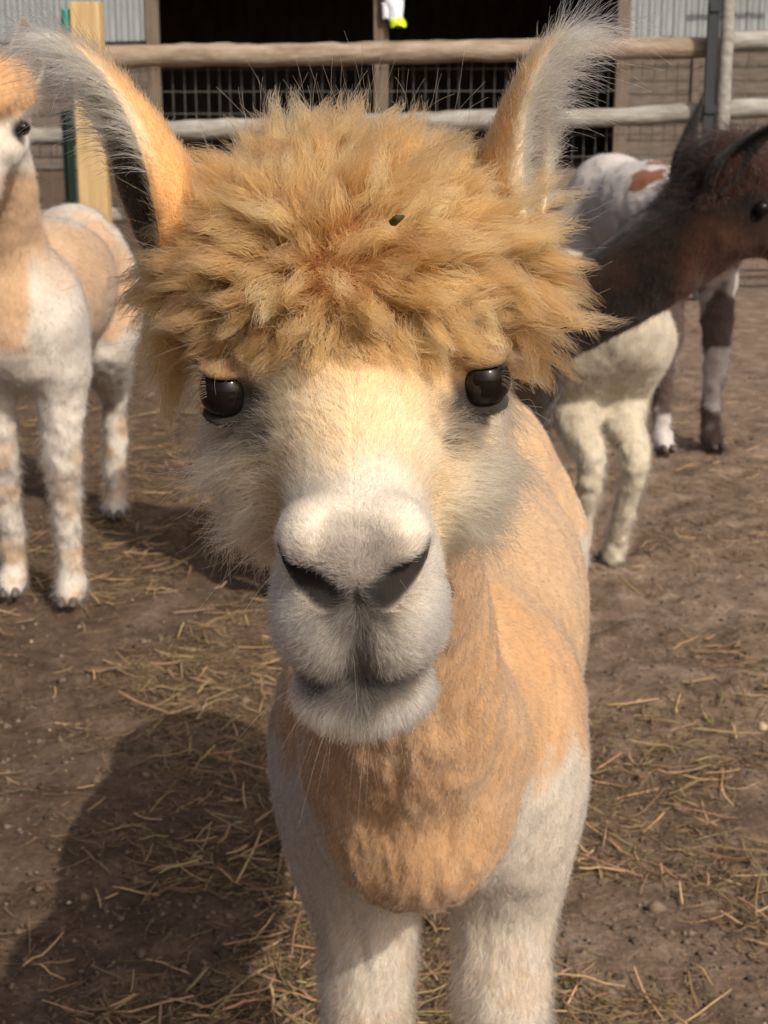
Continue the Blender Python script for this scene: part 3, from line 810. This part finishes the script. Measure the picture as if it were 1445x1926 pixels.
    vary = (1+.16*rng.normal(0, 1, ng)).clip(.7, 1.35)[own][:, None, None]*(1+.10*rng.normal(0, 1, (n, 1, 1))).clip(.7, 1.3)
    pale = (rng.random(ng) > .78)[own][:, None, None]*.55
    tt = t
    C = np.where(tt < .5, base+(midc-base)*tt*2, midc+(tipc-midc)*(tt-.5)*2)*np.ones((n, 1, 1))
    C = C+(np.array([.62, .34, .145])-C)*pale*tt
    C = np.clip(C*vary, .02, .88)
    R = np.interp(t[0, :, 0], [0, .7, 1], [.00017, .00013, .00004])[None, :]*np.ones((n, 1))
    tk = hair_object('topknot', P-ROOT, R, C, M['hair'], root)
    # stray fibres standing off the wool
    ro, nn = scatter(V, Q, 550, dens_top, rng); n = len(ro)
    L = rng.uniform(.038, .060, n); d = nrm(nn+rng.normal(0, .35, (n, 3))); e = nrm(rng.normal(0, 1, (n, 3)))
    t = np.linspace(0, 1, 10)[None, :, None]
    P = ro[:, None, :]+L[:, None, None]*(d[:, None, :]*t+e[:, None, :]*.34*t*t)+nrm(np.cross(d, e))[:, None, :]*np.sin(rng.random((n, 1, 1))*6+6*t)*.003*t
    C = np.ones((n, 10, 1))*np.array([.50, .31, .14])*rng.uniform(.6, 1.3, (n, 1, 1))
    hair_object('stray_hair', P-ROOT, np.full((n, 10), .00007), np.clip(C, 0, .85), M['hair'], tk)

    def wisp(name, label, cat, pts, r, colr, flat=1.0):
        P = np.array([H.w(*p) for p in pts]); k = 18; t = np.linspace(0, len(pts)-1, k)
        C = np.stack([np.interp(t, range(len(pts)), P[:, a_]) for a_ in range(3)], 1); C[1:-1] = (C[:-2]+2*C[1:-1]+C[2:])/4
        T = nrm(np.gradient(C, axis=0)); S = nrm(np.cross(T, (0.1, 1., .3))); U = np.cross(T, S)
        rr = r*np.interp(np.linspace(0, 1, k), [0, .1, .6, 1], [.4, 1, .9, .25])[:, None, None]
        th = np.arange(6)*np.pi/3
        V_ = C[:, None, :]+rr*(np.cos(th)[None, :, None]*S[:, None, :]*flat+np.sin(th)[None, :, None]*U[:, None, :]); o0 = C.mean(0)
        q_ = [(i*6+j, i*6+(j+1) % 6, i*6+6+(j+1) % 6, i*6+6+j) for i in range(k-1) for j in range(6)]
        o_ = new_mesh(name, V_.reshape(-1, 3)-o0, q_, M['straw'], None, np.tile(colr, (k*6, 1))); o_.location = o0
        tag(o_, label, cat)
    wisp('hay_wisp', 'short curved brown hay stem stuck to the cheek beside the white muzzle', 'hay', [(.040, .120, -.040), (.047, .124, -.046), (.0485, .124, -.054), (.045, .126, -.062)], .0009, (.16, .08, .045))
    wisp('leaf_bit', 'dark scrap of leaf caught in the orange topknot', 'leaf', [(.024, .021, .108), (.027, .024, .112), (.031, .025, .114)], .0012, (.07, .055, .02), 2.0)
    # --- lashes and whiskers
    Ps, Rs, Cs = [], [], []
    t = np.linspace(0, 1, 7)[None, :, None]
    for sgn in (-1, 1):
        n = 46; th = rng.uniform(.35, 2.6, n)
        dirs = np.stack([np.full(n, sgn*.55), np.cos(th)*.85+.2, np.sin(th)*.8], 1)
        ro = np.array([sgn*.0725, .0105, .0095])+nrm(dirs)*.0172
        d0 = nrm(dirs*1.0+np.array([sgn*.5, .6, .1])+rng.normal(0, .12, (n, 3))); L = rng.uniform(.010, .020, n)[:, None, None]
        p = ro[:, None, :]+L*(d0[:, None, :]*t+np.array([0, .0, -.5])*t*t)
        Ps.append(H.O+p@H.R.T); Rs.append(np.full((n, 7), .00012)*(1-.7*t[..., 0])); Cs.append(np.ones((n, 7, 1))*np.array([.16, .11, .07]))
    n = 44
    ro, nn = scatter(V, Q, n, lambda P, N_: sstep(-.07, -.095, H.l(P)[:, 2])*sstep(.09, .13, H.l(P)[:, 1])+.12*sstep(.14, .16, H.l(P)[:, 1]), rng)
    d0 = nrm(nn+np.array([0, -.2, -.55])+rng.normal(0, .25, (n, 3))); L = rng.uniform(.015, .05, n)[:, None, None]
    p = ro[:, None, :]+L*(d0[:, None, :]*t+np.array([0, 0, -.35])*t*t)
    Ps.append(p); Rs.append(np.full((n, 7), .00011)*(1-.6*t[..., 0])); Cs.append(np.ones((n, 7, 1))*np.array([.62, .45, .26]))
    hair_object('whiskers', np.concatenate(Ps)-ROOT, np.concatenate(Rs), np.concatenate(Cs), M['hair'], root)

    # --- ears
    for sgn, base, mid, tip, opend in ((-1, (-.098, -.075, .052), (-.120, -.072, .122), (-.147, -.058, .187), (-.70, .48, -.45)),
                                       (1, (.092, -.075, .060), (.104, -.072, .122), (.119, -.055, .178), (.90, .42, .0))):
        Vv, Qq, A = ear_mesh(H.w(*base), H.w(*mid), H.w(*tip), H.wv(opend), .0280 if sgn < 0 else .0245)
        orange = np.array([.60, .33, .14]); grey = np.array([.06, .05, .043]); pale = np.array([.80, .68, .50])
        edge = sstep(.72, .98, np.abs(A['s']))*(sstep(.38, .68, A['t']) if sgn < 0 else 1); tipw = sstep(.62, .95, A['t'])
        c = orange[None, :]*np.ones((len(Vv), 1)); c = mixc(c, grey, A['inner']); c = mixc(c, pale, np.maximum(edge*.9, tipw*.7*A['inner']))
        ear = new_mesh('ear', Vv-ROOT, Qq, M['coat'], root, c)
        # fur: nearest vertex tells where on the ear a root lies
        ro, nn = scatter(Vv, Qq, 15000, None, rng)
        idx = np.array([np.argmin(((Vv-r)**2).sum(1)) for r in ro])
        kp_ = ~((A['inner'][idx] > 0) & (np.abs(A['s'][idx]) < .7) & (A['t'][idx] < .75) & (rng.random(len(ro)) < .85)); ro, nn, idx = ro[kp_], nn[kp_], idx[kp_]
        tt, ss, inn = A['t'][idx], A['s'][idx], A['inner'][idx]
        T_, O_, S_ = A['T'][idx], A['O'][idx], A['S'][idx]
        edge = sstep(.60, .98, np.abs(ss))*(sstep(.38, .68, tt) if sgn < 0 else sstep(.05, .25, tt)); tipw = sstep(.55, .95, tt)
        cc = orange*np.ones((len(ro), 1)); cc = mixc(cc, (.20, .15, .105) if sgn > 0 else (.09, .072, .06), inn*.9); cc = mixc(cc, pale, np.maximum(edge, tipw*.8*inn))
        cc = np.clip(cc*(1+.2*rng.normal(0, 1, (len(ro), 1))), .02, .85)
        L = (.007+.003*inn+.010*edge*(.4+tt)+.018*tipw*edge+.008*tipw)*rng.uniform(.6, 1.3, len(ro))
        comb = T_*1.0+O_*(.5*edge)[:, None]+S_*(np.sign(ss)*.25*edge)[:, None]
        P, R, C = grow(ro, nn, comb, L, .45+.2*edge, 6, .00015, .00005, cc, np.clip(cc*1.1+.02, 0, .85), .05, .1, .22, rng)
        hair_object('ear_fur', P-ROOT, R, C, M['hair'], ear)
        # the long pale fringe that blows outwards from the tip
        rim = np.nonzero((np.abs(A['s']) > .8) & (A['t'] > .45) | (A['t'] > .86))[0]
        n = 520; pick = rng.choice(rim, n); ro = Vv[pick]
        out = H.wv(np.array([sgn*1.0, .12, -.08])); L = rng.uniform(.018, .052, n)*(.35+.65*A['t'][pick])*np.where(rng.random(n) < .12, 1.7, 1)
        if sgn < 0: L *= 1.05
        d0 = nrm(A['T'][pick]*.75+out*.75+rng.normal(0, .16, (n, 3))); d1 = nrm(out+np.array([0, 0, -.45])+rng.normal(0, .18, (n, 3)))
        t = np.linspace(0, 1, 9)[None, :, None]
        P = ro[:, None, :]+L[:, None, None]*(d0[:, None, :]*t*(1-.5*t)+d1[:, None, :]*.5*t*t)
        C = np.ones((n, 9, 1))*np.array([.80, .70, .53])*rng.uniform(.75, 1.12, (n, 1, 1))
        hair_object('ear_fringe', P-ROOT, np.full((n, 9), .00011)*(1-.6*t[..., 0]), np.clip(C, 0, .85), M['hair'], ear)
    return root
main_alpaca()
# ---- the other alpacas
def other_alpaca(label, loc, heading, scale, neck, head, coat, ears, wool=1.0, fur=16000, furL=.012, hair='hair', eye_r=.0155, seed=1, legs=None, topk=None, step=.0085, tail=True, ear_w=.030):
    """local frame: +y towards the head, z up; neck = [(point, radius)...]; head = (O, fwd, up, scale)"""
    root = empty('alpaca', (*loc, 0), heading); root.scale = (scale,)*3
    tag(root, label, 'alpaca', 'alpacas in the pen')
    rng = np.random.default_rng(seed)
    pts = np.array([p for p, r in neck]+[head[0]])
    lo = np.minimum(pts.min(0)-.26, (-.26, -.70, -.02)); hi = np.maximum(pts.max(0)+.26, (.26, .62, .96))
    F = Field(*[np.arange(a, b, step) for a, b in zip(lo, hi)])
    F.ell((0, .38, .70), (.142, .17, .175), k=.04); F.ell((0, 0, .715), (.162, .40, .178), k=.06); F.ell((0, -.36, .735), (.152, .20, .168), k=.06)
    if tail: F.cone((0, -.52, .80), (0, -.60, .69), .042, .03, .03)
    for q in (-1, 1): F.ell((q*.088, .38, .63), (.060, .10, .15), k=.05)
    F.chain(neck, .035)
    L = legs or {}
    for q, nm in ((-1, 'fl'), (1, 'fr')):
        dx, dy = L.get(nm, (0, 0)); x = q*.085
        F.chain([((x, .38, .60), .072), ((x+dx*.3, .40+dy*.3, .48), .053), ((x+dx*.6, .415+dy*.6, .355), .046), ((x+dx*.75, .405+dy*.75, .25), .035), ((x+dx, .40+dy, .10), .031), ((x+dx, .415+dy, .035), .034)], .03)
        F.cone((x+dx, .415+dy, .030), (x+dx, .44+dy, .02), .032, .025, .02)
    for q, nm in ((-1, 'hl'), (1, 'hr')):
        dx, dy = L.get(nm, (0, 0)); x = q*.080
        F.chain([((x, -.36, .66), .120), ((x+dx*.2, -.31+dy*.2, .53), .095), ((x+dx*.4, -.39+dy*.4, .43), .060), ((x+dx*.6, -.475+dy*.5, .340), .039), ((x+dx*.8, -.46+dy*.75, .20), .030), ((x+dx, -.445+dy, .09), .029), ((x+dx, -.42+dy, .035), .033)], .05)
        F.cone((x+dx, -.42+dy, .030), (x+dx, -.395+dy, .02), .032, .025, .02)
    O, fw, up, hs = head
    H = Frame(O, fw, up, hs)
    head_field(F, H, False, wool)
    V, Q = F.mesh(1); N = vert_normals(V, Q)
    q0 = H.l(V)
    wl_ = topk(q0) if topk else 0*V[:, 0]
    V = V+N*(fbm(V, 16, seed, 3)*.005*(1+wl_*1.6)+fbm(V, 38, seed+9, 3)*.005*sstep(.60, .45, V[:, 2]))[:, None]
    new_mesh('body', V, Q, M['coat'], root, coat(V, H))
    for sgn in (-1, 1):
        Ve, Fe = ico(H.w(sgn*.079, .007, .001), eye_r*hs, 3); new_mesh('eye', Ve, Fe, M['eye'], root)
    fl, fr, hl, hr = [L.get(k, (0, 0)) for k in ('fl', 'fr', 'hl', 'hr')]
    toes(None, [(-.085+fl[0], .44+fl[1], .016, 0, 1.0), (.085+fr[0], .44+fr[1], .016, 0, 1.0), (-.08+hl[0], -.395+hl[1], .016, 0, 1.0), (.08+hr[0], -.395+hr[1], .016, 0, 1.0)], root)
    ro, nn = scatter(V, Q, fur, None, rng)
    wt = topk(H.l(ro)) if topk else 0*ro[:, 0]
    c = coat(ro, H)*(1+.14*rng.normal(0, 1, (fur, 1))).clip(.6, 1.4)
    comb = np.tile(np.array([0., -.35, -1.]), (fur, 1))
    P, R, C = grow(ro, nn, comb, (furL*(1+1.6*wt)*(1+1.0*sstep(.55, .4, ro[:, 2])))*rng.uniform(.6, 1.3, fur), .8+wt, 4, .0005, .00015, c, np.clip(c*1.08+.01, 0, .85), .10, 0, .42, rng)
    hair_object('coat_fur', P, R, C, M[hair], root)
    for base, mid, tip, op, col_out, col_in in ears:
        Vv, Qq, A = ear_mesh(base, mid, tip, op, ear_w*hs, 16, 11)
        c = np.ones((len(Vv), 1))*np.array(col_out); c = mixc(c, col_in, A['inner']*sstep(.95, .75, np.abs(A['s'])))
        ear = new_mesh('ear', Vv, Qq, M['coat'], root, c)
        ro, nn = scatter(Vv, Qq, 2200, None, rng)
        idx = np.array([np.argmin(((Vv-r)**2).sum(1)) for r in ro])
        P, R, C = grow(ro, nn, A['T'][idx], rng.uniform(.006, .014, len(ro)), .5, 4, .0004, .00015, c[idx], np.clip(c[idx]*1.1, 0, .85), .05, 0, .3, rng)
        hair_object('ear_fur', P, R, C, M[hair], ear)
    return root

def tk_simple(q):
    x, f, u = q.T
    return sstep(-.004, .012, u-np.interp(f, [-.11, -.07, -.03, 0, .05], [-.03, -.01, .02, .026, .032]))

# fawn and white, at the fence side, facing us
FAWN, WHT = np.array([.41, .275, .17]), np.array([.50, .46, .41])
def coat_a(P, H):
    n = len(P); q = H.l(P); ns = fbm(P, 9, 61, 3); X, Y, Z = P.T
    c = np.tile(FAWN, (n, 1)); c = mixc(c, (.54, .37, .25), np.clip(ns+.2, 0, 1)*.6)
    w = np.maximum(sstep(.88, .78, Z+.05*ns)*sstep(.22, .36, Y+.05*ns)*np.maximum(sstep(.035, .065, np.abs(X)+.01*ns), sstep(.68, .62, Z+.03*ns)), sstep(.60, .54, Z+.04*ns))
    w = np.maximum(w, sstep(-.26, -.36, Y+.08*ns)*sstep(-.3, .15, ns+.35)); w = np.maximum(w, sstep(.86, .90, Z+.02*ns)*sstep(.1, -.1, Y)*.8)
    c = mixc(c, WHT, np.clip(w, 0, 1))
    c = mixc(c, (.40, .27, .165), sstep(-.1, .5, fbm(P, 16, 65, 3))*sstep(.50, .34, Z)*.75); c = mixc(c, (.36, .34, .31), sstep(-.05, .5, fbm(P, 12, 68, 3))*np.clip(w, 0, 1)*.5); c = mixc(c, (.07, .045, .02), sstep(.03, .012, np.abs(Z-.285))*sstep(.40, .44, Y)*sstep(0, .5, ns+.3)*.7)
    hw = sstep(-.13, -.09, q[:, 1])*sstep(1.02, 1.06, Z)
    f = np.tile(np.array([.62, .57, .50]), (n, 1)); f = mixc(f, (.16, .13, .11), sstep(.03, .012, np.linalg.norm(q-np.array([0, .175, -.012]), axis=1))*.7)
    for s_ in (-1, 1): f = mixc(f, (.10, .085, .075), sstep(.032, .018, np.linalg.norm(q-np.array([s_*.078, .007, 0]), axis=1)))
    f = mixc(f, (.44, .26, .135), tk_simple(q))
    return c*(1-hw)[:, None]+f*hw[:, None]
ears_a = [((s_*.070-.015, .645, 1.215), (s_*.092-.015, .645, 1.28), (s_*.080-.015, .630, 1.36), (s_*.35, .93, 0), (.62, .55, .46), (.24, .20, .17)) for s_ in (-1, 1)]
other_alpaca('fawn and white shorn alpaca with a round fawn topknot near the timber corner post', (-.925, 4.42), math.pi+.02, 1.08,
             [((0, .34, .74), .10), ((-.005, .42, .84), .080), ((-.01, .48, .96), .066), ((-.013, .54, 1.08), .060), ((-.015, .60, 1.14), .062)],
             ((-.015, .70, 1.140), (0, .80, -.60), (0, .60, .80), 1.02), coat_a, ears_a, 1.02, 46000, .012, seed=3, topk=tk_simple, ear_w=.037,
             legs=dict(fl=(0, -.02), fr=(-.015, -.10), hl=(0, 0), hr=(.0, -.14)))

# dark brown, crossing behind, neck low to the right
def coat_c(P, H):
    n = len(P); q = H.l(P); ns = fbm(P, 12, 71, 3)
    c = np.tile(np.array([.010, .0055, .0035]), (n, 1)); c = mixc(c, (.020, .009, .005), np.clip(ns+.2, 0, 1))
    hw = sstep(-.13, -.08, q[:, 1]); tk = tk_simple(q)
    c = mixc(c, (.024, .009, .006), tk*hw*.9); c = mixc(c, (.065, .025, .012), hw*(1-tk)*sstep(-.02, -.07, q[:, 2]+.03*ns)*(.55+.45*np.clip(ns+.4, 0, 1)))
    for s_ in (-1, 1): c = mixc(c, (.012, .009, .008), sstep(.034, .022, np.linalg.norm(q-np.array([s_*.078, .007, 0]), axis=1)))
    return c
dk = (.010, .007, .006)
fc = nrm(np.array([.70, -.71])); LC = np.array([-.018, 3.86])
def wc(x, y, z): r_ = np.array([x, y])-LC; return (float(r_@np.array([-fc[1]*-1, -fc[0]])), float(r_@fc), z)
ears_c = [(wc(.650, 3.56, 1.10), wc(.630, 3.58, 1.21), wc(.695, 3.60, 1.30), (.3, -.5, .4), dk, dk), (wc(.68, 3.36, 1.105), wc(.705, 3.34, 1.18), wc(.825, 3.32, 1.25), (.3, .5, -.5), dk, dk)]
hf = wc(LC[0]+.95, LC[1]-.22, 0)
other_alpaca('dark brown alpaca with rust cheeks stretching its neck past the cream one', tuple(LC), -math.pi/2-math.acos(fc[0]), 1.0,
             [(wc(.20, 3.62, .715), .13), (wc(.35, 3.57, .80), .10), (wc(.53, 3.52, .90), .095), (wc(.63, 3.49, .985), .105), (wc(.70, 3.47, 1.05), .112)],
             (wc(.80, 3.45, 1.085), (hf[0], hf[1], -.22), (0, .25, .95), 1.12), coat_c, ears_c, 1.0, 34000, .014, seed=4, topk=tk_simple, hair='dark_hair', legs=dict(hl=(0, .12), hr=(0, .12)))

# cream, seen from behind
def coat_d(P, H):
    n = len(P); ns = fbm(P, 10, 81, 3)
    c = np.tile(np.array([.46, .41, .32]), (n, 1)); c = mixc(c, (.51, .47, .39), np.clip(ns+.2, 0, 1)); return mixc(c, (.36, .30, .21), sstep(.15, .6, ns)*.5)
ed = [((s_*.075, .79, .76), (s_*.095, .77, .82), (s_*.09, .75, .88), (s_*.4, .9, 0), (.5, .45, .36), (.3, .26, .22)) for s_ in (-1, 1)]
other_alpaca('cream alpaca seen from behind with its hocks turned to us', (.50, 4.62), math.radians(17), .97,
             [((0, .36, .72), .11), ((0, .46, .78), .088), ((0, .58, .80), .072), ((0, .70, .78), .066), ((0, .78, .74), .066)],
             ((0, .86, .70), (0, .7, -.7), (0, .7, .7), 1.0), coat_d, ed, 1.0, 40000, .013, seed=5, tail=False, legs=dict(hl=(.01, .07), hr=(-.01, .11)))

# white with brown patches and mottled legs, farther back
def coat_e(P, H):
    n = len(P); ns = fbm(P, 7, 91, 3); n2 = fbm(P, 13, 95, 2); X, Y, Z = P.T
    c = np.tile(np.array([.46, .43, .42]), (n, 1))
    c = mixc(c, (.40, .37, .36), sstep(.0, .5, n2)*.6)
    c = mixc(c, (.17, .055, .022), sstep(.42, .50, ns)*sstep(.70, .80, Z)); c = mixc(c, (.17, .055, .022), sstep(-.42, -.5, Y+.05*ns)*sstep(.78, .84, Z))
    c = mixc(c, (.060, .036, .028), sstep(-.32, .05, n2+.05)*sstep(.70, .58, Z+.06*ns)*.95); return c
other_alpaca('white alpaca with brown patches and mottled dark legs beyond the brown one', (1.03, 6.30), math.pi+.22, 1.16,
             [((0, .36, .72), .115), ((-.03, .48, .74), .092), ((-.10, .62, .72), .074), ((-.16, .72, .68), .066), ((-.20, .78, .64), .066)],
             ((-.24, .84, .58), (-.3, .6, -.7), (-.2, .7, .7), 1.0), coat_e, [], 1.0, 26000, .012, seed=6)
